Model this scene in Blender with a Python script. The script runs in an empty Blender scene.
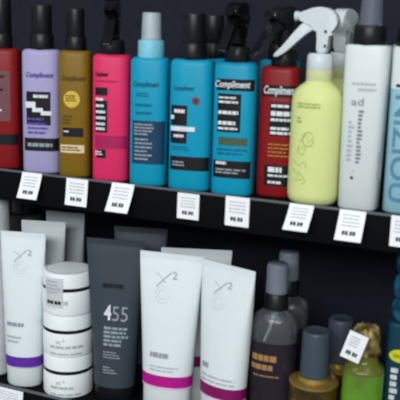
import bpy, bmesh, math, random
from mathutils import Vector, Matrix
random.seed(7)
S = bpy.context.scene
COL = S.collection
PI = math.pi

# ------------------------------------------------------------------ camera
CAM_LOC = Vector((0.45, -0.9854, 0.2217))
yaw, pitch, roll = math.radians(23.73), math.radians(12.0), math.radians(1.69)
fw = Vector((-math.sin(yaw)*math.cos(pitch), math.cos(yaw)*math.cos(pitch), -math.sin(pitch)))
rt = fw.cross(Vector((0, 0, 1))).normalized()
up = rt.cross(fw)
r2 = rt*math.cos(roll) + up*math.sin(roll)
u2 = -rt*math.sin(roll) + up*math.cos(roll)
cam = bpy.data.objects.new('camera', bpy.data.cameras.new('camera'))
COL.objects.link(cam)
M = Matrix((r2, u2, -fw)).transposed().to_4x4()
M.translation = CAM_LOC
cam.matrix_world = M
cam.data.sensor_width = 36
cam.data.lens = 850/400*36
cam.data.clip_start = 0.02
cam.data.dof.use_dof = True
cam.data.dof.focus_distance = 3.0
cam.data.dof.aperture_fstop = 18
S.camera = cam

# ------------------------------------------------------------------ light
W = bpy.data.worlds.new('world'); S.world = W; W.use_nodes = True
W.node_tree.nodes['Background'].inputs[0].default_value = (0.90, 0.95, 1.0, 1)
W.node_tree.nodes['Background'].inputs[1].default_value = 0.36
def area(name, loc, target, sx, sy, power, col=(1, 1, 1)):
    l = bpy.data.lights.new(name, 'AREA'); l.shape = 'RECTANGLE'
    l.size = sx; l.size_y = sy; l.energy = power; l.color = col
    o = bpy.data.objects.new(name, l); COL.objects.link(o)
    o.location = loc
    o.rotation_euler = (Vector(target)-Vector(loc)).to_track_quat('-Z', 'Y').to_euler()
    return o
area('ceiling_light', (0.0, -1.25, 1.55), (0, 0.0, -0.15), 2.6, 0.35, 13, (0.97, 0.985, 1.0))
area('ceiling_light', (0.6, -3.6, 1.45), (0, 0.0, -0.2), 3.0, 0.8, 135, (0.97, 0.985, 1.0))
S.view_settings.view_transform = 'Standard'
S.view_settings.look = 'None'
S.view_settings.gamma = 1
S.view_settings.use_curve_mapping = False
S.view_settings.exposure = -0.24

# ------------------------------------------------------------------ materials
def lin(c):
    return tuple(((v/255)/12.92 if v/255 <= 0.04045 else ((v/255+0.055)/1.055)**2.4) for v in c) + (1,)
MC = {}
def mat(name, rgb, rough=0.4, metal=0.0, trans=0.0, spec=0.25, var=0.06, scale=60, coat=0.0, ior=1.45, rgb2=None):
    if name in MC: return MC[name]
    m = bpy.data.materials.new(name); m.use_nodes = True
    nt = m.node_tree; b = nt.nodes['Principled BSDF']
    nz = nt.nodes.new('ShaderNodeTexNoise'); nz.inputs['Scale'].default_value = scale
    nz.inputs['Detail'].default_value = 3
    tc = nt.nodes.new('ShaderNodeTexCoord'); nt.links.new(tc.outputs['Object'], nz.inputs['Vector'])
    rp = nt.nodes.new('ShaderNodeValToRGB')
    c = lin(rgb); c2 = lin(rgb2) if rgb2 else tuple(v*(1-var*2) for v in c[:3])+(1,)
    rp.color_ramp.elements[0].position = 0.35; rp.color_ramp.elements[1].position = 0.65
    rp.color_ramp.elements[0].color = c2; rp.color_ramp.elements[1].color = c
    nt.links.new(nz.outputs['Fac'], rp.inputs[0]); nt.links.new(rp.outputs[0], b.inputs['Base Color'])
    b.inputs['Roughness'].default_value = rough; b.inputs['Metallic'].default_value = metal
    b.inputs['Transmission Weight'].default_value = trans
    b.inputs['Specular IOR Level'].default_value = spec; b.inputs['IOR'].default_value = ior
    b.inputs['Coat Weight'].default_value = coat
    MC[name] = m
    return m
BLK = mat('black_plastic', (20, 21, 26), 0.38, spec=0.35)
BLKG = mat('black_gloss_plastic', (11, 12, 15), 0.10, spec=0.35)
SHELF = mat('black_shelf_steel', (9, 10, 13), 0.8, spec=0.1)
EDGE = mat('lit_edge_grey', (96, 102, 110), 0.45)  # paler grey paints the light caught on the lip's top edge
WALL = mat('black_backing', (36, 39, 49), 0.85, spec=0.1)
WHT = mat('white_plastic', (212, 220, 220), 0.35, var=0.01)
TUBE = mat('pearl_white_tube', (222, 231, 233), 0.38, var=0.012)
PAPER = mat('white_card', (240, 243, 246), 0.7, var=0.01)
INK = mat('black_print', (22, 22, 28), 0.5)
GINK = mat('grey_print', (120, 128, 134), 0.5)
MINK = mat('mid_grey_print', (152, 160, 165), 0.5)
GAPS = mat('gap_shade_grey', (58, 64, 72), 0.4)  # dark grey painting the shade in the sprayer's gaps
LINK = mat('pale_grey_print', (178, 186, 190), 0.5)
WINK = mat('white_print', (225, 228, 232), 0.5)
SINK = mat('silver_print', (150, 160, 168), 0.5)
CLR = mat('frosted_clear_plastic', (215, 228, 235), 0.25, trans=0.55, var=0.02)
CLRD = mat('smoky_clear_plastic', (168, 178, 198), 0.2, trans=0.75, var=0.03)

# ------------------------------------------------------------------ mesh helpers
def obj(name, bm, m, parent=None, smooth=True, angle=40):
    bmesh.ops.recalc_face_normals(bm, faces=bm.faces)
    me = bpy.data.meshes.new(name); bm.to_mesh(me); bm.free()
    me.materials.append(m)
    if smooth:
        for p in me.polygons: p.use_smooth = True
        me.set_sharp_from_angle(angle=math.radians(angle))
    o = bpy.data.objects.new(name, me); COL.objects.link(o)
    if parent is not None: o.parent = parent
    return o
def thing(name, label, cat, loc=(0, 0, 0), rotz=0, group=None, tilt=0):
    o = bpy.data.objects.new(name, None); COL.objects.link(o)
    o.empty_display_size = 0.02
    o.location = loc; o.rotation_euler = (0, math.radians(tilt), math.radians(rotz))
    tag(o, label, cat, group); return o
def tag(o, label, cat, group=None):
    o['label'] = label; o['category'] = cat
    if group: o['group'] = group
def struct(o):
    o['kind'] = 'structure'; return o
def add_box(bm, x0, x1, y0, y1, z0, z1, bev=0.0):
    r = bmesh.ops.create_cube(bm, size=1)
    for v in r['verts']:
        v.co = Vector((x0 if v.co.x < 0 else x1, y0 if v.co.y < 0 else y1, z0 if v.co.z < 0 else z1))
    if bev:
        es = list({e for v in r['verts'] for e in v.link_edges})
        bmesh.ops.bevel(bm, geom=es, offset=bev, segments=2, profile=0.5, affect='EDGES')
    return bm
def ring_pts(a, b, n, N):
    out = []
    for k in range(N):
        t = 2*PI*k/N; c, s = math.cos(t), math.sin(t)
        out.append((a*math.copysign(abs(c)**(2/n), c), b*math.copysign(abs(s)**(2/n), s)))
    return out
def loft(prof, N=64, bm=None, cx=0, cy=0, rib=0.0, hollow=False):
    """prof: list of (z, half width, half depth, exponent)"""
    bm = bm or bmesh.new(); rings = []
    for (z, a, b, n) in prof:
        pts = ring_pts(a, b, n, N)
        rg = []
        for k, (x, y) in enumerate(pts):
            f = 1 - (rib if k % 2 else 0)
            rg.append(bm.verts.new((cx+x*f, cy+y*f, z)))
        rings.append(rg)
    for r0, r1 in zip(rings, rings[1:]):
        for k in range(N):
            bm.faces.new((r0[k], r0[(k+1) % N], r1[(k+1) % N], r1[k]))
    if not hollow:
        bm.faces.new(rings[0][::-1]); bm.faces.new(rings[-1])
    return bm
def lathe(pr, N=40, **k):
    return loft([(z, r, r, 2) for (z, r) in pr], N, **k)
def front(prof, x, z):
    """local y of the front (-y) surface of a loft at x, z"""
    for p0, p1 in zip(prof, prof[1:]):
        if p0[0] <= z <= p1[0] and p1[0] > p0[0]:
            t = (z-p0[0])/(p1[0]-p0[0])
            a, b, n = [p0[i]+(p1[i]-p0[i])*t for i in (1, 2, 3)]
            break
    else:
        a, b, n = (prof[0] if z < prof[0][0] else prof[-1])[1:]
    q = min(0.995, abs(x)/a)
    return -b*(1-q**n)**(1/n)
def patch(prof, x0, x1, z0, z1, off=0.0004, bm=None, nx=None):
    """a printed patch that follows the front of a loft"""
    bm = bm or bmesh.new()
    nx = nx or max(1, int(abs(x1-x0)/0.002)); nz = max(1, int(abs(z1-z0)/0.004))
    g = [[bm.verts.new((x0+(x1-x0)*i/nx, front(prof, x0+(x1-x0)*i/nx, z0+(z1-z0)*j/nz)-off, z0+(z1-z0)*j/nz))
          for i in range(nx+1)] for j in range(nz+1)]
    for j in range(nz):
        for i in range(nx):
            bm.faces.new((g[j][i], g[j][i+1], g[j+1][i+1], g[j+1][i]))
    return bm
def disc(prof, cx, cz, r, off=0.0006, bm=None):
    bm = bm or bmesh.new(); N = 24
    c = bm.verts.new((cx, front(prof, cx, cz)-off, cz))
    rings = []
    for rr in (r*0.5, r):
        rings.append([bm.verts.new((cx+rr*math.cos(2*PI*k/N), front(prof, cx+rr*math.cos(2*PI*k/N), cz+rr*math.sin(2*PI*k/N))-off, cz+rr*math.sin(2*PI*k/N))) for k in range(N)])
    for k in range(N):
        bm.faces.new((c, rings[0][k], rings[0][(k+1) % N]))
        bm.faces.new((rings[0][k], rings[1][k], rings[1][(k+1) % N], rings[0][(k+1) % N]))
    return bm
def stroke(prof, pts, w, off=0.0006, bm=None):
    """a thin drawn line on the front of a loft"""
    bm = bm or bmesh.new(); prev = None
    for i, (x, z) in enumerate(pts):
        p, q = pts[max(0, i-1)], pts[min(len(pts)-1, i+1)]
        d = Vector((q[0]-p[0], q[1]-p[1])).normalized(); nx, nz = -d.y*w/2, d.x*w/2
        a = bm.verts.new((x+nx, front(prof, x+nx, z+nz)-off, z+nz))
        b = bm.verts.new((x-nx, front(prof, x-nx, z-nz)-off, z-nz))
        if prev: bm.faces.new((prev[0], prev[1], b, a))
        prev = (a, b)
    return bm
def text_bm(s, x0, x1, z0, z1, yf, shear=0.0, rot=0, bold=0.0):
    cu = bpy.data.curves.new('t', 'FONT'); cu.body = s; cu.shear = shear; cu.offset = bold
    cu.resolution_u = 3; cu.fill_mode = 'FRONT'
    o = bpy.data.objects.new('t', cu); COL.objects.link(o)
    dg = bpy.context.evaluated_depsgraph_get(); dg.update()
    me = bpy.data.meshes.new_from_object(o.evaluated_get(dg))
    bpy.data.objects.remove(o); bpy.data.curves.remove(cu)
    bm = bmesh.new(); bm.from_mesh(me); bpy.data.meshes.remove(me)
    P = [(v.co.x, v.co.y) for v in bm.verts]
    if rot == 90: P = [(-y, x) for x, y in P]
    if rot == -90: P = [(y, -x) for x, y in P]
    ax, bx = min(p[0] for p in P), max(p[0] for p in P)
    az, bz = min(p[1] for p in P), max(p[1] for p in P)
    for v, (px, pz) in zip(bm.verts, P):
        x = x0+(px-ax)/(bx-ax)*(x1-x0); z = z0+(pz-az)/(bz-az)*(z1-z0)
        v.co = (x, yf(x, z), z)
    return bm
def bars_bm(prof, x0, x1, z0, z1, rows, off=0.0006, fill=0.5, rag=0.35):
    """illegible small print: rows of word-length dashes"""
    bm = bmesh.new(); p = (z1-z0)/rows
    for r in range(rows):
        zt = z1-r*p; x = x0; xe = x1-(x1-x0)*random.random()*rag
        while x < xe:
            w = min((x1-x0)*random.uniform(0.12, 0.3), xe-x)
            patch(prof, x, x+w, zt-p*fill, zt, off, bm)
            x += w+(x1-x0)*0.035
    return bm
def prism(pts, y0, y1, bev=0.0, bm=None):
    """extrude an (x, z) outline from y0 to y1"""
    bm = bm or bmesh.new()
    A = [bm.verts.new((x, y0, z)) for x, z in pts]; B = [bm.verts.new((x, y1, z)) for x, z in pts]
    n = len(pts); f = [bm.faces.new(A), bm.faces.new(B[::-1])]
    for k in range(n): bm.faces.new((A[k], B[k], B[(k+1) % n], A[(k+1) % n]))
    if bev:
        es = [e for ff in f for e in ff.edges]
        bmesh.ops.bevel(bm, geom=es, offset=bev, segments=3, profile=0.5, affect='EDGES')
    return bm
def smooth_poly(pts, it=2):
    for _ in range(it):
        q = []
        for i, p in enumerate(pts):
            n = pts[(i+1) % len(pts)]
            q += [(p[0]*.75+n[0]*.25, p[1]*.75+n[1]*.25), (p[0]*.25+n[0]*.75, p[1]*.25+n[1]*.75)]
        pts = q
    return pts
def tube_bm(pts, rad, N=12, bm=None):
    bm = bm or bmesh.new(); rings = []
    P = [Vector(p) for p in pts]
    for i, p in enumerate(P):
        d = (P[min(i+1, len(P)-1)]-P[max(i-1, 0)]).normalized()
        a = d.orthogonal().normalized() if not rings else (pa - d*pa.dot(d)).normalized()
        pa = a; b = d.cross(a); r = rad[i] if isinstance(rad, (list, tuple)) else rad
        rings.append([bm.verts.new(p+a*r*math.cos(2*PI*k/N)+b*r*math.sin(2*PI*k/N)) for k in range(N)])
    for r0, r1 in zip(rings, rings[1:]):
        for k in range(N): bm.faces.new((r0[k], r0[(k+1) % N], r1[(k+1) % N], r1[k]))
    bm.faces.new(rings[0][::-1]); bm.faces.new(rings[-1])
    return bm

class Art:
    """prints label art on the front of a loft; boxes are in sketch units of the thing's own front rectangle"""
    def __init__(s, root, prof, rect, w, h, obl=14):
        s.root, s.prof = root, prof
        s.l, s.r, s.t, s.b = rect; s.w, s.h = w, h
        s.so, s.co = math.sin(math.radians(obl)), math.cos(math.radians(obl))
        s.dep = max(p[2] for p in prof); s.a = max(p[1] for p in prof)
    def x(s, px):
        v = ((px-(s.l+s.r)/2)/(s.r-s.l)*s.w + s.dep*s.so)/s.co
        return max(-s.a*0.985, min(s.a*0.985, v))
    def z(s, py): return (s.b-py)/(s.b-s.t)*s.h
    def panel(s, name, m, x0, x1, y0, y1, off=0.0004):
        return obj(name, patch(s.prof, s.x(x0), s.x(x1), s.z(y1), s.z(y0), off), m, s.root)
    def text(s, name, st, m, x0, x1, y0, y1, shear=0, rot=0, bold=0, off=0.0009):
        yf = lambda x, z: front(s.prof, x, z)-off
        return obj(name, text_bm(st, s.x(x0), s.x(x1), s.z(y1), s.z(y0), yf, shear, rot, bold), m, s.root, False)
    def bars(s, name, m, x0, x1, y0, y1, rows, off=0.0008, fill=0.5, rag=0.35):
        return obj(name, bars_bm(s.prof, s.x(x0), s.x(x1), s.z(y1), s.z(y0), rows, off, fill, rag), m, s.root)
    def line(s, name, m, pts, w, off=0.0006):
        return obj(name, stroke(s.prof, [(s.x(a), s.z(b)) for a, b in pts], w, off), m, s.root)

ZL = -0.3335      # lower shelf board
D = 0.32          # shelf depth
# ------------------------------------------------------------------ the shop fitting
struct(obj('floor', add_box(bmesh.new(), -1.6, 1.6, -3.0, D+0.03, -0.80, -0.75), mat('grey_shop_floor', (120, 118, 112), .5, scale=6), smooth=False))
wb = struct(obj('wall_back', add_box(bmesh.new(), -1.0, 1.0, D, D+0.03, -0.75, 0.6), WALL, smooth=False))
def shelf(label, z):
    t = thing('display_shelf', label, 'shelf', (0, 0, z))
    obj('shelf_board', add_box(bmesh.new(), -1.0, 1.0, 0.0005, D, -0.02, 0.0, 0.001), SHELF, t)
    obj('front_lip', add_box(bmesh.new(), -1.0, 1.0, -0.002, 0.0005, -0.042, 0.001, 0.0006), SHELF, t)
    obj('lip_edge', add_box(bmesh.new(), -1.0, 1.0, -0.0024, 0.003, 0.001, 0.0035, 0.0006), EDGE, t)
    return t
shelf('black steel upper shelf carrying the row of coloured spray bottles', 0)
shelf('black steel lower shelf carrying the white tubes and jars', ZL)

# ------------------------------------------------------------------ spray tops
def mist_cap(root, z, rc, hc, ru, hu, mc, mu, inner=None):
    obj('collar', loft([(z-0.001, rc*0.96, rc*0.96, 2), (z+0.001, rc, rc, 2), (z+hc-0.002, rc*0.98, rc*0.98, 2), (z+hc, rc*0.92, rc*0.92, 2)], 56, rib=0.025), mc, root)
    if inner is not None:
        c = obj('spray_cap', lathe([(z+hc, ru), (z+hc+0.002, ru*1.05), (z+hc+0.003, ru), (z+hc+hu-0.002, ru*0.92), (z+hc+hu, ru*0.86)]), mu, root)
        k = obj('pump_head', lathe([(z+hc, ru*0.5), (z+hc+hu*0.45, ru*0.5), (z+hc+hu*0.47, ru*0.66), (z+hc+hu*0.85, ru*0.62), (z+hc+hu*0.88, ru*0.5)]), inner, root)
    else:
        obj('spray_cap', lathe([(z+hc, ru*0.97), (z+hc+0.001, ru), (z+hc+hu-0.003, ru*0.98), (z+hc+hu-0.001, ru*0.94), (z+hc+hu, ru*0.86)]), mu, root)
def trigger(root, z, mbody, mcol, mtrig, s=1.0, rot=0.0, x=0.0, y=0.0, rc=0.0165, hc=0.019):
    """trigger sprayer, nozzle towards -x before rot"""
    R = Matrix.Translation((x, y, z)) @ Matrix.Rotation(math.radians(rot), 4, 'Z')
    def put(bm):
        bmesh.ops.transform(bm, matrix=R, verts=bm.verts); return bm
    obj('collar', put(loft([(0, rc*0.97, rc*0.97, 2), (0.001, rc, rc, 2), (hc-0.003, rc*0.97, rc*0.97, 2), (hc, rc*0.85, rc*0.85, 2)], 56, rib=0.025)), mcol, root)
    mm = 0.001*s
    out = [(8, hc/mm-0.5), (9.5, 30), (10, 42), (15, 47), (19.5, 53), (20, 62), (14, 70), (2, 74), (-10, 73), (-22, 68.5), (-29, 65.5), (-30, 58.5), (-24, 56.5), (-14, 52), (-6, 50), (-4.5, 42), (-4, 30), (-5, hc/mm-0.5)]
    obj('sprayer_body', put(prism([(a*mm, b*mm) for a, b in smooth_poly(out, 2)], -0.0085*s, 0.0085*s, 0.003*s)), mbody, root)
    L = [(-6, 56), (-15, 52), (-23, 46), (-31, 38), (-39, 29), (-48, 20), (-58, 13)]
    Wd = [7.5, 6.8, 6.2, 5.4, 4.6, 3.6, 2.3]
    a, b = [], []
    for i, (px, pz) in enumerate(L):
        p, q = L[max(0, i-1)], L[min(len(L)-1, i+1)]
        d = Vector((q[0]-p[0], q[1]-p[1])).normalized()
        a.append((px-d.y*Wd[i], pz+d.x*Wd[i])); b.append((px+d.y*Wd[i], pz-d.x*Wd[i]))
    obj('trigger_lever', put(prism([(u*mm, v*mm) for u, v in smooth_poly(a+b[::-1], 2)], -0.006*s, 0.006*s, 0.002*s)), mtrig, root)
    for px, pz in ((6.2, 45), (6.5, 28)):
        obj('gap_shade', put(tube_bm([(px*mm, -.0092*s, pz*mm), (px*mm, .0092*s, pz*mm)], 1.9*mm, 14)), GAPS, root)  # added dark discs stand in for shaded gaps in the sprayer
    nb = bmesh.new()
    tube_bm([(-26*mm, 0, 62.5*mm), (-30*mm, 0, 62.5*mm), (-30.5*mm, 0, 62.5*mm), (-34*mm, 0, 62.5*mm)], [5*mm, 5*mm, 6*mm, 5.6*mm], 16, nb)
    obj('nozzle', put(nb), mbody, root)

def flat_profile(w, d, h, n=3.2, rb=0.004, rtp=0.007):
    a, b = w/2, d/2
    P = [(0, a-rb*.9, b-rb*.9, n), (rb*.15, a-rb*.5, b-rb*.5, n), (rb*.5, a-rb*.14, b-rb*.14, n), (rb, a, b, n)]
    P += [(h-rtp, a, b, n), (h-rtp*.6, a-rtp*.08, b-rtp*.08, n), (h-rtp*.25, a-rtp*.3, b-rtp*.3, n), (h-rtp*.07, a-rtp*.6, b-rtp*.6, n), (h, a-rtp, b-rtp, n)]
    return P

# ------------------------------------------------------------------ the row of coloured spray bottles
ROW = 'row of matching 250 ml size spray bottles on the upper shelf'
ROW = 'matching flat-shouldered spray bottles on the upper shelf'
def camdir(x, y=0.03): return math.degrees(math.atan2(0.45-x, y+0.9854))
def spray_bottle(label, x, w, h, m, rect, y=0.03, obl=14, d=0.038):
    t = thing('spray_bottle', label, 'bottle', (x, y, 0), camdir(x, y)-obl, ROW)
    P = flat_profile(w, d, h)
    obj('body', loft(P, 72), m, t)
    return t, Art(t, P, rect, w, h, obl)

RED = mat('red_plastic', (132, 24, 28), 0.36, var=0.03)
LILAC = mat('lilac_plastic', (162, 158, 198), 0.38, var=0.02)
LILD = mat('deep_lilac_print', (92, 78, 158), 0.5)
GOLD = mat('mustard_gold_plastic', (126, 98, 26), 0.36, var=0.03)
GOLDD = mat('dark_mustard_print', (96, 70, 20), 0.5)
PINK = mat('hot_pink_plastic', (218, 48, 100), 0.38, var=0.02)
PINKD = mat('crimson_print', (168, 30, 88), 0.5)
CYAN = mat('turquoise_plastic', (14, 148, 182), 0.36, var=0.02)
CYAND = mat('deep_teal_print', (12, 96, 130), 0.5)
NAVY = mat('navy_print', (22, 62, 92), 0.5)
SMOKE = mat('smoky_grey_print', (116, 74, 78), 0.5)

# red, far left
t, A = spray_bottle('red spray bottle with black cap cut by the left edge', -0.3141, 0.054, 0.1735, RED, (-14, 22, 46, 167))
A.panel('label_panel', SMOKE, -6, 11, 68, 118)
A.panel('label_band', INK, -10, 20, 131, 142)
A.text('lettering', 'C', INK, -1, 6, 72, 88, 0.3)
A.bars('small_print', WINK, -4, 4, 106, 110, 1)
A.panel('side_label', WINK, 18.2, 21, 124, 143)
mist_cap(t, 0.1735, 0.0155, 0.02, 0.0145, 0.05, BLK, BLK)
# lilac
t, A = spray_bottle('lilac spray bottle with black cap and black graphic label', -0.2450, 0.0545, 0.1745, LILAC, (24, 61.5, 47, 170))
A.text('wordmark', 'Compliment', LILD, 27, 53, 69.0, 75.5, 0.25, bold=.03)
A.panel('label_panel', INK, 27, 50, 88, 121)
A.bars('lettering', WINK, 34, 48, 91, 94, 1, off=.0009, fill=1, rag=0)
A.panel('lettering', WINK, 26.5, 36, 98, 104, off=.001)
A.panel('lettering', WINK, 33, 43, 104, 108, off=.0011)
A.panel('lettering', WINK, 41, 51, 107, 111, off=.001)
A.bars('small_print', LILD, 28, 50, 114, 132, 4)
A.panel('label_band', INK, 24.5, 57, 134, 147)
A.bars('lettering', SINK, 28, 52, 139, 144, 1, fill=.7)
mist_cap(t, 0.1745, 0.0165, 0.021, 0.0142, 0.040, BLK, BLK)
# gold
t, A = spray_bottle('mustard gold spray bottle with black cap and round yellow badge', -0.1895, 0.0455, 0.175, GOLD, (60, 92.5, 50, 175))
A.text('wordmark', 'Compliment', GOLDD, 62, 85, 73.5, 80.5, 0.25, bold=.03)
obj('badge', disc(A.prof, A.x(72), A.z(97), 0.0115), mat('pale_gold_print', (214, 186, 70), .5), t)
A.bars('badge_lettering', GOLDD, 66, 78, 93, 100, 3, off=.001)
A.bars('small_print', GOLDD, 63, 73, 113, 123, 3)
A.panel('label_panel', INK, 63, 83, 125, 134)
A.bars('lettering', WINK, 64, 72, 128, 131, 1, off=.001)
A.panel('label_panel', mat('cream_print', (226, 206, 170), .5), 60.5, 84, 142, 150)
A.bars('small_print', GOLDD, 62, 83, 144, 149, 2, off=.001)
mist_cap(t, 0.175, 0.0142, 0.0185, 0.012, 0.038, BLK, BLK)
# pink
t, A = spray_bottle('hot pink spray bottle with glossy black trigger top', -0.1315, 0.0515, 0.1725, PINK, (93.5, 131, 53.5, 181))
A.text('wordmark', 'Compliment', INK, 95, 108, 70.5, 76.5, 0.25, bold=.03)
A.bars('small_print', PINKD, 95, 118, 79, 82, 1)
A.panel('label_panel', INK, 95, 107.5, 86, 94)
A.panel('label_panel', INK, 95, 107.5, 99, 131)
for yy in (96.5, 103, 109, 115, 121, 126):
    A.bars('lettering', WINK, 96, 107, yy, yy+2.6, 1, off=.001, fill=1)
A.panel('label_band', PINKD, 95, 131, 134, 147)
A.panel('label_panel', INK, 97, 106, 148, 157)
A.bars('lettering', WINK, 95.5, 104, 150, 155, 2, off=.001)
trigger(t, 0.1725, BLKG, BLK, BLKG, rot=96)
# turquoise with clear mist cap
t, A = spray_bottle('turquoise spray bottle with clear mist cap and navy label panel', -0.0732, 0.0515, 0.171, CYAN, (131, 169, 57, 187))
A.text('wordmark', 'Compliment', CYAND, 133, 158, 80.5, 87.5, 0.25, bold=.03)
A.bars('small_print', CYAND, 136, 148, 92, 97, 2)
A.bars('small_print', CYAND, 135, 154, 103, 106, 1, fill=.8)
A.bars('small_print', CYAND, 136, 154, 111, 114, 1, fill=.8)
A.panel('label_panel', NAVY, 132.5, 165, 120, 164)
A.bars('lettering', SINK, 134.5, 154, 123, 136, 4, off=.001)
A.bars('small_print', SINK, 135, 154, 138, 162, 6, off=.001, fill=.45)
mist_cap(t, 0.171, 0.0178, 0.022, 0.0133, 0.0355, mat('pale_turquoise_plastic', (128, 200, 222), .35), CLR, WHT)
# turquoise with grey mist cap
t, A = spray_bottle('turquoise spray bottle with dark cap and small round flower print', -0.0114, 0.0575, 0.171, CYAN, (170, 213.5, 59, 190))
A.text('wordmark', 'Compliment', CYAND, 173, 193, 84.5, 90.5, 0.25, bold=.03)
obj('badge', disc(A.prof, A.x(195), A.z(99), 0.0055), SMOKE, t)
obj('badge_centre', disc(A.prof, A.x(195), A.z(99), 0.0025, .001), NAVY, t)
A.panel('label_panel', INK, 170.5, 187, 104, 124)
A.bars('lettering', WINK, 174, 185, 108, 111.5, 1, off=.001, fill=1)
A.panel('lettering', WINK, 170.6, 174, 114, 118, off=.001)
A.panel('lettering', WINK, 170.6, 195, 125, 129.5, off=.001)
A.panel('label_panel', INK, 170.5, 187, 130, 142)
A.bars('lettering', WINK, 174, 186, 133, 137, 1, off=.001, fill=.7)
A.bars('small_print', CYAND, 172, 196, 145, 150, 2)
A.panel('label_band', INK, 170.5, 208.5, 155, 169)
A.bars('lettering', SINK, 173, 189, 160, 166, 2, off=.001)
mist_cap(t, 0.171, 0.0165, 0.02, 0.0148, 0.0385, BLK, BLK)
# turquoise with black wordmark bar
t, A = spray_bottle('turquoise spray bottle with trigger top and black wordmark bar', 0.0495, 0.055, 0.1705, CYAN, (213.5, 256, 62, 192))
A.panel('label_bar', INK, 215, 251, 78, 89)
A.text('wordmark', 'Compliment', WINK, 213.8, 248, 79.5, 88, 0.25, bold=.02, off=.001)
A.panel('label_panel', INK, 217, 240, 92, 129)
for yy, hh in ((95, 1.6), (99, 2), (108.5, 3.2), (118.5, 3.4), (124.5, 2)):
    A.bars('lettering', WINK, 218, 239, yy, yy+hh, 1, off=.001, fill=1, rag=.2)
A.panel('label_panel', mat('olive_print', (74, 90, 72), .5), 219, 247, 134, 142)
A.bars('small_print', CYAND, 218, 247, 145, 153, 2)
A.panel('label_band', INK, 214, 252, 157, 174)
A.bars('lettering', WINK, 217, 230, 158, 161.5, 1, off=.001, fill=.8)
A.bars('small_print', SINK, 217, 250, 165, 171, 2, off=.001)
trigger(t, 0.1705, BLKG, BLK, BLKG, rot=84)
# red, right
t, A = spray_bottle('red spray bottle with trigger top half hidden by yellow bottle', 0.1020, 0.049, 0.167, RED, (256.5, 294, 66, 195), y=0.050)
A.panel('label_bar', INK, 258, 293, 84, 95)
A.text('wordmark', 'Compliment', WINK, 259.5, 293, 84.5, 95, 0.25, bold=.02, off=.001)
A.bars('small_print', SMOKE, 267, 288, 97, 100, 1)
A.panel('label_panel', INK, 266, 290, 101, 133)
for yy, hh in ((102.5, 2.6), (109, 4.5), (116, 2.6), (124.5, 2.6), (129, 2.5)):
    A.bars('lettering', WINK, 267.5, 288, yy, yy+hh, 1, off=.001, fill=1, rag=.2)
A.bars('small_print', mat('gold_print', (176, 140, 60), .5), 266, 289, 141, 156, 4, fill=.3)
A.panel('label_band', INK, 263, 291, 162, 183)
for yy, hh in ((164, 5), (171.5, 2), (178, 2.4)):
    A.bars('lettering', WINK, 267, 289, yy, yy+hh, 1, off=.001, fill=1, rag=.5)
SMB = mat('smoky_black_plastic', (24, 27, 32), 0.14, spec=0.5)
trigger(t, 0.167, SMB, BLK, SMB, rot=62, x=0.003)

# ------------------------------------------------------------------ yellow trigger bottles
YEL = mat('pale_lime_yellow_plastic', (210, 220, 146), 0.42, var=0.015)
YELD = mat('olive_yellow_print', (158, 170, 84), 0.5)
YELN = mat('milky_yellow_plastic', (224, 230, 176), 0.35, trans=0.15, var=0.02)
def yellow_bottle(label, x, y, rot, art):
    t = thing('trigger_spray_bottle', label, 'bottle', (x, y, 0), camdir(x, y)-rot, 'yellow trigger spray bottles')
    a, b = 0.032, 0.026
    P = [(0, a-.010, b-.010, 2.3), (.0015, a-.006, b-.006, 2.3), (.005, a-.0022, b-.0022, 2.3), (.011, a-.0003, b-.0003, 2.3), (.015, a, b, 2.3), (.125, a, b, 2.3), (.134, a-.001, b-.001, 2.3), (.1415, a-.0045, b-.003, 2.3), (.147, a-.0100, b-.006, 2.2), (.1505, .017, .0165, 2), (.153, .0155, .0155, 2)]
    obj('body', loft(P, 72), YEL, t)
    obj('neck', lathe([(.152, .0155), (.153, .0162), (.166, .0162), (.167, .0150)]), YELN, t)
    if art:
        A = Art(t, P, (290, 341, 80, 203), 0.064, 0.153, rot)
        A.bars('small_print', YELD, 295.5, 318, 101, 107, 2, rag=0.05)
        A.bars('small_print', YELD, 296, 301, 115, 122, 2)
        ci = [(308+5.5*math.cos(q*PI/8), 136+7*math.sin(q*PI/8)) for q in range(15)]
        A.line('drawing', YELD, ci, .0009)
        A.line('drawing', YELD, [(300, 139), (306, 131), (309, 140), (313, 133)], .0009)
        A.line('drawing', YELD, [(299, 143), (298, 150), (304, 152), (306, 144), (301, 145)], .0009)
        A.line('drawing', YELD, [(294, 158), (300, 163), (306, 158), (308, 164)], .0009)
        A.line('drawing', YELD, [(294, 166), (300, 172), (296, 178), (304, 176)], .0009)
        A.line('drawing', YELD, [(300, 168), (308, 178), (303, 181)], .0009)
    return t
t = yellow_bottle('front pale yellow spray bottle with clear white trigger top', 0.1588, 0.0275, 12, True)
MILK = mat('milky_clear_plastic', (222, 232, 234), 0.28, trans=0.2, var=0.02)
trigger(t, 0.1665, MILK, MILK, MILK, rot=-1)
t = yellow_bottle('second pale yellow spray bottle standing behind the front one', 0.1660, 0.098, 12, False)
trigger(t, 0.1665, MILK, MILK, MILK, rot=-102)

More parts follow.
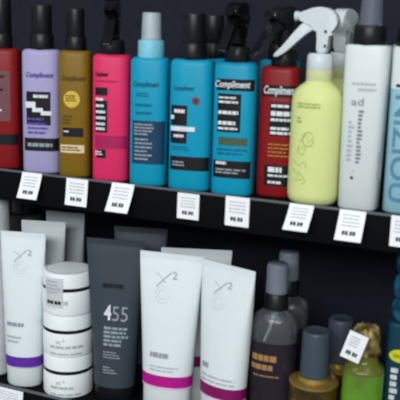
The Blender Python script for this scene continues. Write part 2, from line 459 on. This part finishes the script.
# ------------------------------------------------------------------ white and blue tall bottles
def tall_bottle(label, x, y, m, k, rotz, h=0.198, w0=0.0475, w1=0.0535, d=0.04):
    t = thing('mist_bottle', label, 'bottle', (x, y, 0), rotz, 'tall slim mist bottles at the right end')
    P = [(0, w0/2-.004, d/2-.004, 3.6), (.001, w0/2-.0018, d/2-.0018, 3.6), (.0035, w0/2, d/2, 3.6), (h-.004, w1/2, d/2, 3.8), (h-.0012, w1/2-.0008, d/2-.0008, 3.8), (h-.0003, w1/2-.002, d/2-.002, 3.8), (h, w1/2-.0035, d/2-.0035, 3.8)]
    obj('body', loft(P, 72), m, t)
    obj('collar', lathe([(h-.001, .0185*k), (h+.0005, .0192*k), (h+.020, .0188*k), (h+.022, .0178*k)]), BLK, t)
    obj('pump_head', lathe([(h+.021, .007), (h+.034, .007), (h+.0345, .0085), (h+.052, .008)]), BLK, t)
    obj('clear_cap', lathe([(h+.022, .0138*k), (h+.0235, .0144*k), (h+.025, .0136*k), (h+.057, .0124*k), (h+.059, .0112*k)]), CLRD, t)
    return t, P
t, P = tall_bottle('tall white mist bottle with black collar beside yellow bottle', 0.2165, 0.03, WHT, 1, camdir(.2181)-12)
A = Art(t, P, (342.5, 384.5, 44, 208), 0.052, 0.198, 12)
A.bars('small_print', LINK, 350, 372, 80, 83, 1, fill=.8, rag=0)
A.bars('small_print', LINK, 356, 373, 85.5, 88.5, 1, fill=.8, rag=0)
A.text('lettering', 'ad', GINK, 350.5, 362, 95, 102.5)
obj('small_print', bars_bm(P, A.x(358), A.x(363), A.z(161), A.z(107), 14, .0008, .6, .5), GINK, t)
obj('small_print', bars_bm(P, A.x(349), A.x(355), A.z(160), A.z(118), 9, .0008, .55, .5), LINK, t)
obj('logo_dot', disc(P, A.x(355.5), A.z(174.5), .0019), INK, t)
obj('logo_dot', disc(P, A.x(356), A.z(167.5), .0009), GINK, t)
A.bars('small_print', LINK, 378, 382.5, 148, 176, 10, fill=.55)
# translucent blue
BLU = mat('sky_blue_plastic', (146, 194, 208), 0.38, var=0.04)
BLUD = mat('slate_blue_print', (88, 138, 166), 0.5)
t, P = tall_bottle('sky blue mist bottle with white shoulder at right edge', 0.2728, 0.037, BLU, 1.35, camdir(.274)-12, w0=.053)
A = Art(t, P, (385.5, 431, 44, 213), 0.054, 0.198, 12)
Q = [(z, a+.0004, b+.0004, n) for (z, a, b, n) in P if z >= .19]
z0 = A.z(86)
Q = [(z0, .0272, .0204, 3.6)] + Q
obj('white_shoulder', loft(Q, 72), WHT, t)
A.bars('small_print', INK, 390, 408, 81, 84.5, 1, fill=.9)
A.text('lettering', 'NIZIOU', BLUD, 390, 408, 92, 200, rot=-90, bold=.015)
t, P = tall_bottle('white mist bottle behind the gap between white and blue bottles', 0.2560, 0.105, WHT, 1, 8)
# dim bottles of the second rank
t, A = spray_bottle('turquoise spray bottle in second rank behind the red one', 0.0790, 0.054, 0.172, CYAN, (256, 300, 60, 190), y=0.112, obl=12)
mist_cap(t, 0.172, 0.0165, 0.02, 0.0148, 0.0385, BLK, BLK)
t, A = spray_bottle('turquoise spray bottle in second rank behind flower print bottle', -0.0190, 0.054, 0.170, CYAN, (200, 240, 60, 190), y=0.110, obl=12)
mist_cap(t, 0.170, 0.0165, 0.02, 0.0148, 0.0385, BLK, BLK)

# ------------------------------------------------------------------ price tags
TAGS = 'white price cards hanging from the shelf lip'
def price_tag(label, x, z, w, L, out, roll=0, y=-0.0034, top_l=0):
    """card hung by its top edge; 'out' is how far its lower edge swings forward"""
    t = thing('price_tag', label, 'price tag', (x, y, z), 0, TAGS, tilt=roll)
    N = 10; dz = math.sqrt(max(1e-6, L*L-out*out))
    def P(u, v):     # u across, v down 0..1
        yy = -out*(v**1.25); zz = -dz*v
        return Vector((u, yy, zz))
    def sheet(u0, u1, v0, v1, off, bm):
        k = max(1, int((v1-v0)*N)); nn = Vector((0, -dz, out)).normalized()*off
        g = [[bm.verts.new(P(u, v0+(v1-v0)*j/k)+nn) for u in (u0, u1)] for j in range(k+1)]
        for j in range(k): bm.faces.new((g[j][0], g[j+1][0], g[j+1][1], g[j][1]))
        return bm
    bm = sheet(-w/2, w/2, 0, 1, 0, bmesh.new())
    bmesh.ops.recalc_face_normals(bm, faces=bm.faces)
    bmesh.ops.solidify(bm, geom=bm.faces[:], thickness=0.0004)
    obj('card', bm, PAPER, t, False)
    bm = bmesh.new()
    for r in range(4):
        u = -w*.34
        while u < w*.3:
            q = random.uniform(.08, .2)*w; sheet(u, min(u+q, w*.34), .16+r*.115, .20+r*.115, .0007, bm); u += q+.03*w
    obj('small_print', bm, LINK, t, False)
    bm = bmesh.new()
    for u in (-.26, -.14, .03, .15):
        sheet(w*u, w*(u+.095), .69, .82, .0008, bm)
    sheet(w*-.04, w*-.015, .79, .83, .0008, bm)
    obj('price_figures', bm, INK, t, False)
    return t
price_tag('price card under the lilac bottle, leftmost on upper shelf lip', -0.2408, 0.0035, 0.033, 0.038, 0.015)
price_tag('price card hanging straight down under the gold bottle', -0.1665, 0.0025, 0.0345, 0.0375, 0.005)
price_tag('price card flapping forward under the pink bottle', -0.0945, 0.0035, 0.034, 0.041, 0.020)
price_tag('price card hanging under the flower print turquoise bottle', 0.0020, 0.0005, 0.031, 0.034, 0.001)
price_tag('price card hanging under the turquoise bottle with black wordmark bar', 0.0705, 0.0035, 0.0325, 0.038, 0.001)
price_tag('price card flapping forward under the front yellow bottle', 0.1550, 0.0035, 0.031, 0.038, 0.026)
price_tag('price card tilted forward under the tall white bottle', 0.2185, 0.0035, 0.032, 0.039, 0.020)
price_tag('price card cut by the right edge under sky blue bottle', 0.2795, 0.0035, 0.030, 0.037, 0.001)
price_tag('price card on lower shelf lip at bottom left corner', -0.2880, ZL+0.001, 0.052, 0.034, 0.004)

# ------------------------------------------------------------------ squeeze tubes
PURP = mat('purple_print', (98, 46, 160), 0.45, var=0.02)
MAG = mat('magenta_print', (178, 22, 138), 0.45, var=0.02)
MAGD = mat('plum_print', (128, 20, 92), 0.45, var=0.02)
GTUBE = mat('silver_grey_tube', (168, 176, 180), 0.35, var=0.02)
PTUBE = mat('pale_grey_tube', (204, 212, 214), 0.36, var=0.02)
def tube_profile(h, wt, wb, d=0.046, hc=0.034):
    a0, a1 = wb/2, wt/2; P = []
    P += [(hc, a0-.0012, d/2-.0012, 2.15), (hc+.0008, a0, d/2, 2.15)]
    n = 14
    for k in range(1, n+1):
        s = k/n; z = hc+(h-.010-hc)*s
        a = a0+(a1-a0)*s**1.15
        b = d/2*(1-s**1.9)+.0016*s**1.9
        P.append((z, a, b, 2.15+2.5*s**3))
    P.append((h-.009, a1, .0013, 6)); P.append((h-.0002, a1, .0011, 6)); P.append((h, a1-.0003, .0008, 6))
    return P
def squeeze_tube(label, x, y, rotz, h, wt, wb, m, mcap, hc=0.034, d=0.046, tilt=0, group='cream tubes standing on their caps', z=ZL):
    t = thing('squeeze_tube', label, 'tube', (x, y, z), rotz, group, tilt)
    P = tube_profile(h, wt, wb, d, hc)
    obj('body', loft(P, 64), m, t, angle=50)
    b = bmesh.new()
    for k in range(4):
        zz = h-.0082+k*.002
        add_box(b, -wt/2+.001, wt/2-.001, -.0016, .0016, zz, zz+.0008)
    obj('crimp', b, m, t, False)
    r = wb/2-.001
    obj('cap', loft([(0, r-.004, d/2-.006, 2.15), (.001, r-.002, d/2-.0035, 2.15), (.005, r-.0006, d/2-.0015, 2.15), (hc-.001, r, d/2-.001, 2.15), (hc, r-.001, d/2-.002, 2.15)], 64), mcap, t)
    return t, P
def wrap_band(root, name, P, z0, z1, m):
    Q = []
    for k in range(5):
        z = z0+(z1-z0)*k/4
        for p0, p1 in zip(P, P[1:]):
            if p0[0] <= z <= p1[0]:
                s = (z-p0[0])/(p1[0]-p0[0]); Q.append((z, p0[1]+(p1[1]-p0[1])*s+.0003, p0[2]+(p1[2]-p0[2])*s+.0003, p0[3]+(p1[3]-p0[3])*s)); break
    return obj(name, loft(Q, 64, hollow=True), m, root)
def x2_logo(A, cx, cy, s=1.0):
    A.line('logo', MINK, [(cx-9*s, cy+8*s), (cx-2*s, cy+1*s), (cx+5*s, cy-6*s)], .0013)
    A.line('logo', LINK, [(cx-10*s, cy-5*s), (cx-5*s, cy-1*s), (cx, cy+4*s)], .0009)
    A.text('logo', '2', MINK, cx+6*s, cx+11*s, cy-7*s, cy)
    for k in (1.0, 0.55):
        A.line('logo_swirl', mat('pearl_print', (200, 209, 213), .4), [(cx-2*s+7*k*math.cos(q*PI/8)*s, cy+15*s+8*k*math.sin(q*PI/8)*s) for q in range(15)], .0007)
BANDZ = dict()
t, P = squeeze_tube('white tube with purple band and crossed logo at far left', -0.2815, 0.03, 16, 0.2385, 0.0695, 0.0575, TUBE, WHT, hc=0.031)
wrap_band(t, 'band', P, .0335, .0495, PURP)
wrap_band(t, 'pale_band', P, .0315, .0335, mat('pale_lilac_print', (196, 186, 222), .45))
A = Art(t, P, (7.5, 43.5, 233, 390), 0.0575, 0.238, 18)
x2_logo(A, 21, 255, .8)
A.bars('small_print', MINK, 8, 26, 322, 327, 1, fill=.8)
A.bars('small_print', LINK, 8, 24, 336, 345, 2)
squeeze_tube('pale grey white tube standing behind the purple banded tube', -0.2830, 0.085, 18, 0.2440, 0.0700, 0.057, PTUBE, WHT)
squeeze_tube('silver grey tube behind the stacked white jars', -0.2790, 0.140, 10, 0.2480, 0.0660, 0.056, GTUBE, BLK)
G45 = mat('charcoal_tube', (58, 68, 76), 0.42, var=0.03)
t, P = squeeze_tube('charcoal grey tube printed 455 with black cap', -0.1350, 0.05, 12, 0.2420, 0.0885, 0.062, G45, BLK, hc=0.022)
A = Art(t, P, (92, 142, 240, 397), 0.072, 0.242, 15)
A.bars('small_print', INK, 102, 124, 281, 286, 1, fill=.8, rag=.1)
A.text('lettering', '4', WINK, 104.8, 112.2, 301, 315.5, bold=.03)
A.text('lettering', '55', SINK, 113.2, 128.5, 302, 316)
A.bars('lettering', SINK, 105, 131, 322, 342, 5, fill=.6)
A.bars('small_print', SINK, 105, 123, 346, 354, 3, fill=.4)
A.bars('small_print', SINK, 105, 120, 361, 369, 3, fill=.45, rag=.6)
squeeze_tube('second charcoal tube in the dark behind the 455 tube', -0.1330, 0.122, 16, 0.2450, 0.0820, 0.062, G45, BLK)
t, P = squeeze_tube('large white tube with bright magenta band, left of its pair', -0.0412, 0.034, 10, 0.2385, 0.0915, 0.0715, TUBE, WHT, hc=0.046, tilt=0.8)
wrap_band(t, 'band', P, .0500, .0665, MAG)
wrap_band(t, 'pale_band', P, .0470, .0500, mat('pale_pink_print', (232, 196, 222), .45))
A = Art(t, P, (140, 197, 254, 414), 0.080, 0.238, 17)
x2_logo(A, 160, 277, 1)
A.bars('small_print', MINK, 149, 168, 347, 353, 1, fill=.8)
A.bars('small_print', LINK, 149, 181, 360, 367, 2, fill=.4)
t, P = squeeze_tube('large white tube with plum band, right of its pair', 0.0475, 0.027, -14, 0.2370, 0.0870, 0.0690, TUBE, WHT, hc=0.050, tilt=0.5)
wrap_band(t, 'band', P, .0550, .0715, MAGD)
wrap_band(t, 'pale_band', P, .0520, .0550, mat('pale_pink_print', (232, 196, 222), .45))
A = Art(t, P, (198, 252, 264, 426), 0.077, 0.237, 24)
x2_logo(A, 216, 285, .9)
A.bars('small_print', MINK, 203, 215, 357, 363, 1, fill=.8)
A.bars('small_print', LINK, 203, 240, 368, 377, 2, fill=.4)
t, P = squeeze_tube('pale grey tube with plum band standing behind magenta pair', -0.0265, 0.092, 20, 0.2330, 0.1020, 0.078, PTUBE, WHT, hc=0.03)
wrap_band(t, 'band', P, .0620, .0780, MAGD)

# ------------------------------------------------------------------ stacked jars
JW = mat('white_jar_plastic', (236, 242, 244), 0.3, var=0.01)
JR = 0.0375; jx, jy = -0.2110, 0.042; HJ = 0.0638
jz = ZL
def jar(label, z, first):
    t = thing('cream_jar', label, 'jar', (jx, jy, z), camdir(jx, jy)-14, 'stack of three white jars')
    h0 = 0.0365
    PB = [(0, JR-.0022, JR-.0022, 2), (.0008, JR-.0006, JR-.0006, 2), (.003, JR, JR, 2), (.02, JR+.0003, JR+.0003, 2), (h0-.002, JR-.0001, JR-.0001, 2), (h0, JR-.0008, JR-.0008, 2)]
    obj('jar_body', loft(PB, 64), JW, t)
    obj('seam_band', lathe([(h0-.0002, JR-.0022), (h0, JR-.0005), (h0+.0050, JR-.0003), (h0+.0052, JR-.0022)], 64), INK, t)
    zt = HJ-.0008
    obj('lid', lathe([(h0+.0050, JR-.0010), (h0+.0054, JR-.0003), (zt-.003, JR-.0006), (zt-.0008, JR-.0014), (zt, JR-.0028), (zt+.0002, JR-.0070), (zt+.0005, .001)], 64), JW, t)
    obj('lid_groove', lathe([(zt+.0001, JR-.0052), (zt+.0005, JR-.0052), (zt+.0005, JR-.0062), (zt+.0001, JR-.0062)], 64, hollow=True), GINK, t)
    A = Art(t, PB, (44.5, 94, 0, 26), 2*JR, h0, 14)
    if first == 1:
        A.bars('small_print', LINK, 51, 78, 9, 14, 1, fill=.9); 
    else:
        A.text('logo', 'x\u00b2', LINK, 56, 66, 5, 11)
        A.bars('small_print', LINK, 51, 82, 13, 17, 1, fill=.7)
        A.bars('small_print', LINK, 51, 88, 21, 24, 1, fill=.6)
    return t
jar('bottom white jar of the stack, standing on the lower shelf', jz, 3)
jar('middle white jar of the stack between two white jars', jz+HJ, 2)
jar('top white jar of the stack with a price sticker on it', jz+2*HJ, 1)
# price sticker that wraps the top jar
st = thing('price_sticker', 'white price sticker on the front of the topmost jar', 'price tag', (jx, jy, jz+2*HJ+.002), camdir(jx, jy)-14)
PS = [(-.01, JR+.0012, JR+.0012, 2), (.08, JR+.0012, JR+.0012, 2)]
x0, x1 = -.0265, .0015
bm = patch(PS, x0, x1, .0105, .0560, 0.0)
bmesh.ops.solidify(bm, geom=bm.faces[:], thickness=0.0003)
obj('card', bm, PAPER, st)
obj('small_print', bars_bm(PS, x0+.003, x1-.003, .030, .051, 4, .0008, .4), LINK, st)
bm = bmesh.new()
for k in range(4): patch(PS, x0+.0035+k*.0054+(.001 if k > 1 else 0), x0+.0078+k*.0054+(.001 if k > 1 else 0), .0165, .0215, .0009, bm)
obj('price_figures', bm, INK, st)

# ------------------------------------------------------------------ left edge bottles
t = thing('lotion_bottle', 'tall plain white bottle cut by the left edge', 'bottle', (-0.3480, 0.045, ZL), 20)
obj('body', lathe([(0, .022), (.002, .025), (.006, .0262), (.215, .0262), (.224, .0255), (.228, .024)]), mat('off_white_plastic', (206, 212, 214), .4), t)
obj('cap', lathe([(.228, .0235), (.2285, .0248), (.296, .0243), (.301, .023), (.303, .020)]), mat('off_white_plastic', (206, 212, 214), .4), t)
t = thing('lotion_bottle', 'dark grey bottle in shadow right of tall white bottle', 'bottle', (-0.3660, 0.155, ZL), 20)
DG = mat('dark_grey_plastic', (52, 56, 62), .45)
obj('body', loft(flat_profile(.062, .05, .235, 2.4), 48), DG, t)
obj('cap', lathe([(.235, .02), (.236, .0225), (.272, .022), (.275, .02)]), BLK, t)

# ------------------------------------------------------------------ smoky spray bottles
SMK = mat('smoky_clear_bottle', (190, 197, 203), 0.10, trans=0.90, var=0.03)
LIQ = mat('dark_plum_liquid', (40, 37, 45), 0.2, var=0.05)
CAPG = mat('grey_blue_clear_cap', (158, 170, 184), 0.25, trans=0.55, var=0.03)
CPR = mat('copper_print', (168, 126, 80), 0.5)
def smoky_bottle(label, x, y, rotz, full):
    t = thing('smoky_spray_bottle', label, 'bottle', (x, y, ZL), rotz, 'smoky clear spray bottles')
    a, b = .031, .024
    P = [(0, a-.006, b-.006, 2.4), (.002, a-.002, b-.002, 2.4), (.006, a, b, 2.4), (.158, a, b, 2.4), (.167, a-.0015, b-.001, 2.4), (.174, a-.006, b-.004, 2.3), (.1785, a-.014, b-.009, 2.1), (.181, .0135, .0130, 2)]
    obj('body', loft(P, 64), SMK, t)
    if full:
        Q = [(.004, a-.0012, b-.0012, 2.4), (.0075, a+.0003, b+.0003, 2.4), (.138, a+.0003, b+.0003, 2.4), (.1385, a-.0002, b-.0002, 2.4)]
        obj('liquid', loft(Q, 64), LIQ, t)
        obj('dip_tube', tube_bm([(.001, 0, .181), (-.002, -.012, .163), (-.010, -.019, .140)], .0016, 10), WHT, t)
        obj('pump_housing', lathe([(.168, .003), (.170, .0045), (.181, .005)], 20), WHT, t)
        A = Art(t, P, (250, 297, 314, 430), .0625, .166, 12)
        A.bars('lettering', CPR, 251, 277, 345, 352, 1, fill=.85, rag=.05)
        A.bars('lettering', CPR, 250.5, 273, 354.5, 361, 1, fill=.8, rag=.05)
        A.bars('small_print', CPR, 253, 279, 365, 367.5, 1, fill=.5, rag=.05)
    obj('collar', loft([(.1805, .0150, .0150, 2), (.1815, .0162, .0162, 2), (.202, .0160, .0160, 2), (.2035, .0148, .0148, 2)], 48, rib=.025), BLK, t)
    obj('pump_head', lathe([(.203, .006), (.217, .006), (.218, .009), (.234, .0085)], 24), mat('grey_plastic', (84, 92, 104), .4), t)
    obj('clear_cap', lathe([(.2035, .0147), (.205, .0152), (.207, .0147), (.239, .0141), (.2425, .0131), (.2435, .0116)]), CAPG, t)
    return t
smoky_bottle('smoky clear spray bottle with copper lettering and grey cap', 0.1112, 0.048, 8, True)
smoky_bottle('second smoky spray bottle in the dark behind the copper lettered one', 0.1060, 0.112, 8, True)

# ------------------------------------------------------------------ grey-capped oil bottles
AMB = mat('amber_oil', (96, 74, 26), 0.15, trans=0.25, var=0.2, scale=30, rgb2=(44, 36, 20))
GLD = mat('brushed_gold', (190, 160, 84), 0.3, metal=0.7)
CAPB = mat('slate_grey_cap', (70, 82, 94), 0.3, trans=0.15, var=0.04)
def oil_bottle(label, x, y, z_cap, rc, r, hc, mcap=CAPB):
    """z_cap: height of the cap's foot above the shelf"""
    t = thing('oil_bottle', label, 'bottle', (x, y, ZL), 10, 'grey capped amber oil bottles')
    h = z_cap-.006
    obj('body', lathe([(0, r-.005), (.002, r-.0015), (.005, r), (h-.003, r), (h-.001, r-.001), (h, r-.003), (h+.0005, rc+.003)], 48), AMB, t)
    obj('neck_ring', lathe([(h-.0040, r+.0003), (h-.0036, r+.0008), (h-.0014, r+.0008), (h-.0008, r-.0004), (h+.0006, r-.003), (h+.0012, rc+.002), (h+.0062, rc+.001)], 48), GLD, t)
    P = [(.01, r+.0004, r+.0004, 2), (h-.02, r+.0004, r+.0004, 2)]
    bm = bmesh.new()
    for k in range(-3, 4):
        patch(P, k*.0078-.0011, k*.0078+.0011, .02, h-.022, .0002, bm)
    obj('gold_stripes', bm, GLD, t)
    z = z_cap
    obj('cap', lathe([(z, rc-.001), (z+.001, rc), (z+hc-.004, rc*.94), (z+hc-.001, rc*.89), (z+hc, rc*.82), (z+hc-.0008, rc*.7), (z+hc-.001, .001)], 48), mcap, t)
    return t
oil_bottle('amber oil bottle with slate grey cap in front', 0.1728, 0.0350, 0.1030, .0194, .0320, .0618)
oil_bottle('amber oil bottle with grey cap behind, left of price card', 0.1880, 0.100, 0.1025, .0180, .0290, .0610, mat('charcoal_cap', (66, 72, 84), .35))

# ------------------------------------------------------------------ green bottle with crumpled gold cap
GRN = mat('lime_green_liquid', (112, 170, 54), 0.2, trans=0.15, scale=22, rgb2=(96, 128, 46))
OLV = mat('olive_clear_bottle', (120, 124, 52), 0.12, trans=0.3, var=0.1)
CRM = mat('crumpled_gold_foil', (168, 148, 88), 0.4, metal=0.3, rgb2=(70, 60, 36), scale=70)
gx, gy = 0.2380, 0.031
t = thing('green_bottle', 'green bottle with crumpled gold cap near right edge', 'bottle', (gx, gy, ZL), 10)
r = .0262
obj('body', loft([(0, r-.005, r-.005, 2.4), (.002, r-.0015, r-.0015, 2.4), (.005, r, r, 2.4), (.125, r, r, 2.4), (.1255, r-.001, r-.001, 2.4)], 56), GRN, t)
obj('shoulder', loft([(.1255, r-.0002, r-.0002, 2.4), (.127, r, r, 2.4), (.131, r-.002, r-.002, 2.4), (.137, r-.008, r-.008, 2.2), (.142, .0165, .0165, 2), (.148, .0155, .0155, 2)], 56), OLV, t)
bm = bmesh.new(); N = 48; rings = []
for j, (z, rr) in enumerate([(.147, .0165), (.150, .019), (.157, .0185), (.163, .0180), (.170, .0185), (.177, .0170), (.182, .0140), (.183, .004)]):
    rings.append([bm.verts.new((rr*(1+.10*math.sin(5*q*2*PI/N+j*1.7)*math.sin(j*.9+q*.4))*math.cos(2*PI*q/N), rr*(1+.10*math.sin(5*q*2*PI/N+j*1.7)*math.sin(j*.9+q*.4))*math.sin(2*PI*q/N), z+(.002*math.sin(q*1.3+j) if j not in (0,) else 0))) for q in range(N)])
for r0, r1 in zip(rings, rings[1:]):
    for q in range(N): bm.faces.new((r0[q], r0[(q+1) % N], r1[(q+1) % N], r1[q]))
bm.faces.new(rings[0][::-1]); bm.faces.new(rings[-1])
obj('gold_cap', bm, CRM, t)
# tilted price card leaning on it
tg = thing('price_tag', 'tilted white price card leaning on the green bottle', 'price tag', (0.2310, -0.0010, -0.1680), 4, None)
def card(root, w, h, ang):
    R = Matrix.Rotation(math.radians(ang), 4, 'Y')
    bm = add_box(bmesh.new(), -w/2, w/2, -.0004, 0, -h/2, h/2); bmesh.ops.transform(bm, matrix=R, verts=bm.verts)
    obj('card', bm, PAPER, root, False)
    bm = bmesh.new()
    for r_ in range(4):
        add_box(bm, -w*.34, w*random.uniform(.1, .34), -.0007, -.0004, h*(.30-r_*.1), h*(.335-r_*.1))
    bmesh.ops.transform(bm, matrix=R, verts=bm.verts); obj('small_print', bm, LINK, root, False)
    bm = bmesh.new()
    for u in (-.30, -.16, .03, .17): add_box(bm, w*u, w*(u+.11), -.0008, -.0004, -h*.33, -h*.19)
    bmesh.ops.transform(bm, matrix=R, verts=bm.verts); obj('price_figures', bm, INK, root, False)
card(tg, .0245, .0370, 17)

# ------------------------------------------------------------------ teal pack at the right edge
TEAL = mat('teal_pack', (38, 104, 130), 0.4, rgb2=(14, 50, 72), scale=70)
TEALD = mat('dark_teal_pack', (16, 58, 74), 0.4, var=0.08)
t = thing('hair_care_pack', 'dark teal pack with scalloped top at the right edge', 'pack', (0.2895, 0.060, ZL), 4)
zl = lambda y: (-.0509-(y-255)*.00129)-ZL
obj('body', loft(flat_profile(.058, .044, zl(326), 5, .002, .004), 64), TEALD, t)
z3, z2, z1, z0 = zl(326), zl(306), zl(281), zl(256)
for k, (za, zb, ra) in enumerate([(z3-.0015, z2+.003, .0280), (z2, z1+.003, .0282), (z1, z0, .0262)]):
    zm = (za+zb)/2; hh = (zb-za)/2
    obj('scalloped_tier', lathe([(zm+hh*math.sin(q), ra-.010+.010*math.cos(q)) for q in [(-PI/2+PI*i/10) for i in range(11)]], 48), TEAL, t)
PT = flat_profile(.058, .044, zl(326), 5, .002, .004)
A = Art(t, PT, (386, 434, 326, 430), .058, zl(326), 8)
bm = disc(PT, 0, 0, .001); bm.free()
cx, cz = A.x(399), A.z(349)
bm = bmesh.new(); N = 28
c = bm.verts.new((cx, front(PT, cx, cz)-.0008, cz))
rg = [bm.verts.new((cx+.0135*math.cos(2*PI*k/N), front(PT, cx+.0135*math.cos(2*PI*k/N), cz)-.0008, cz+.0085*math.sin(2*PI*k/N))) for k in range(N)]
for k in range(N): bm.faces.new((c, rg[k], rg[(k+1) % N]))
obj('oval_badge', bm, mat('acid_yellow_print', (206, 206, 40), .45), t)
obj('badge_centre', patch(PT, cx-.008, cx+.010, cz-.002, cz+.002, .0012), mat('olive_green_print', (150, 158, 30), .45), t)
A.bars('lettering', WINK, 391, 399, 358, 383, 5, fill=.7, rag=.3)
A.panel('lettering', WINK, 390.5, 395, 386, 394, off=.0008)
A.bars('lettering', WINK, 397, 410, 386, 394, 2, fill=.7)
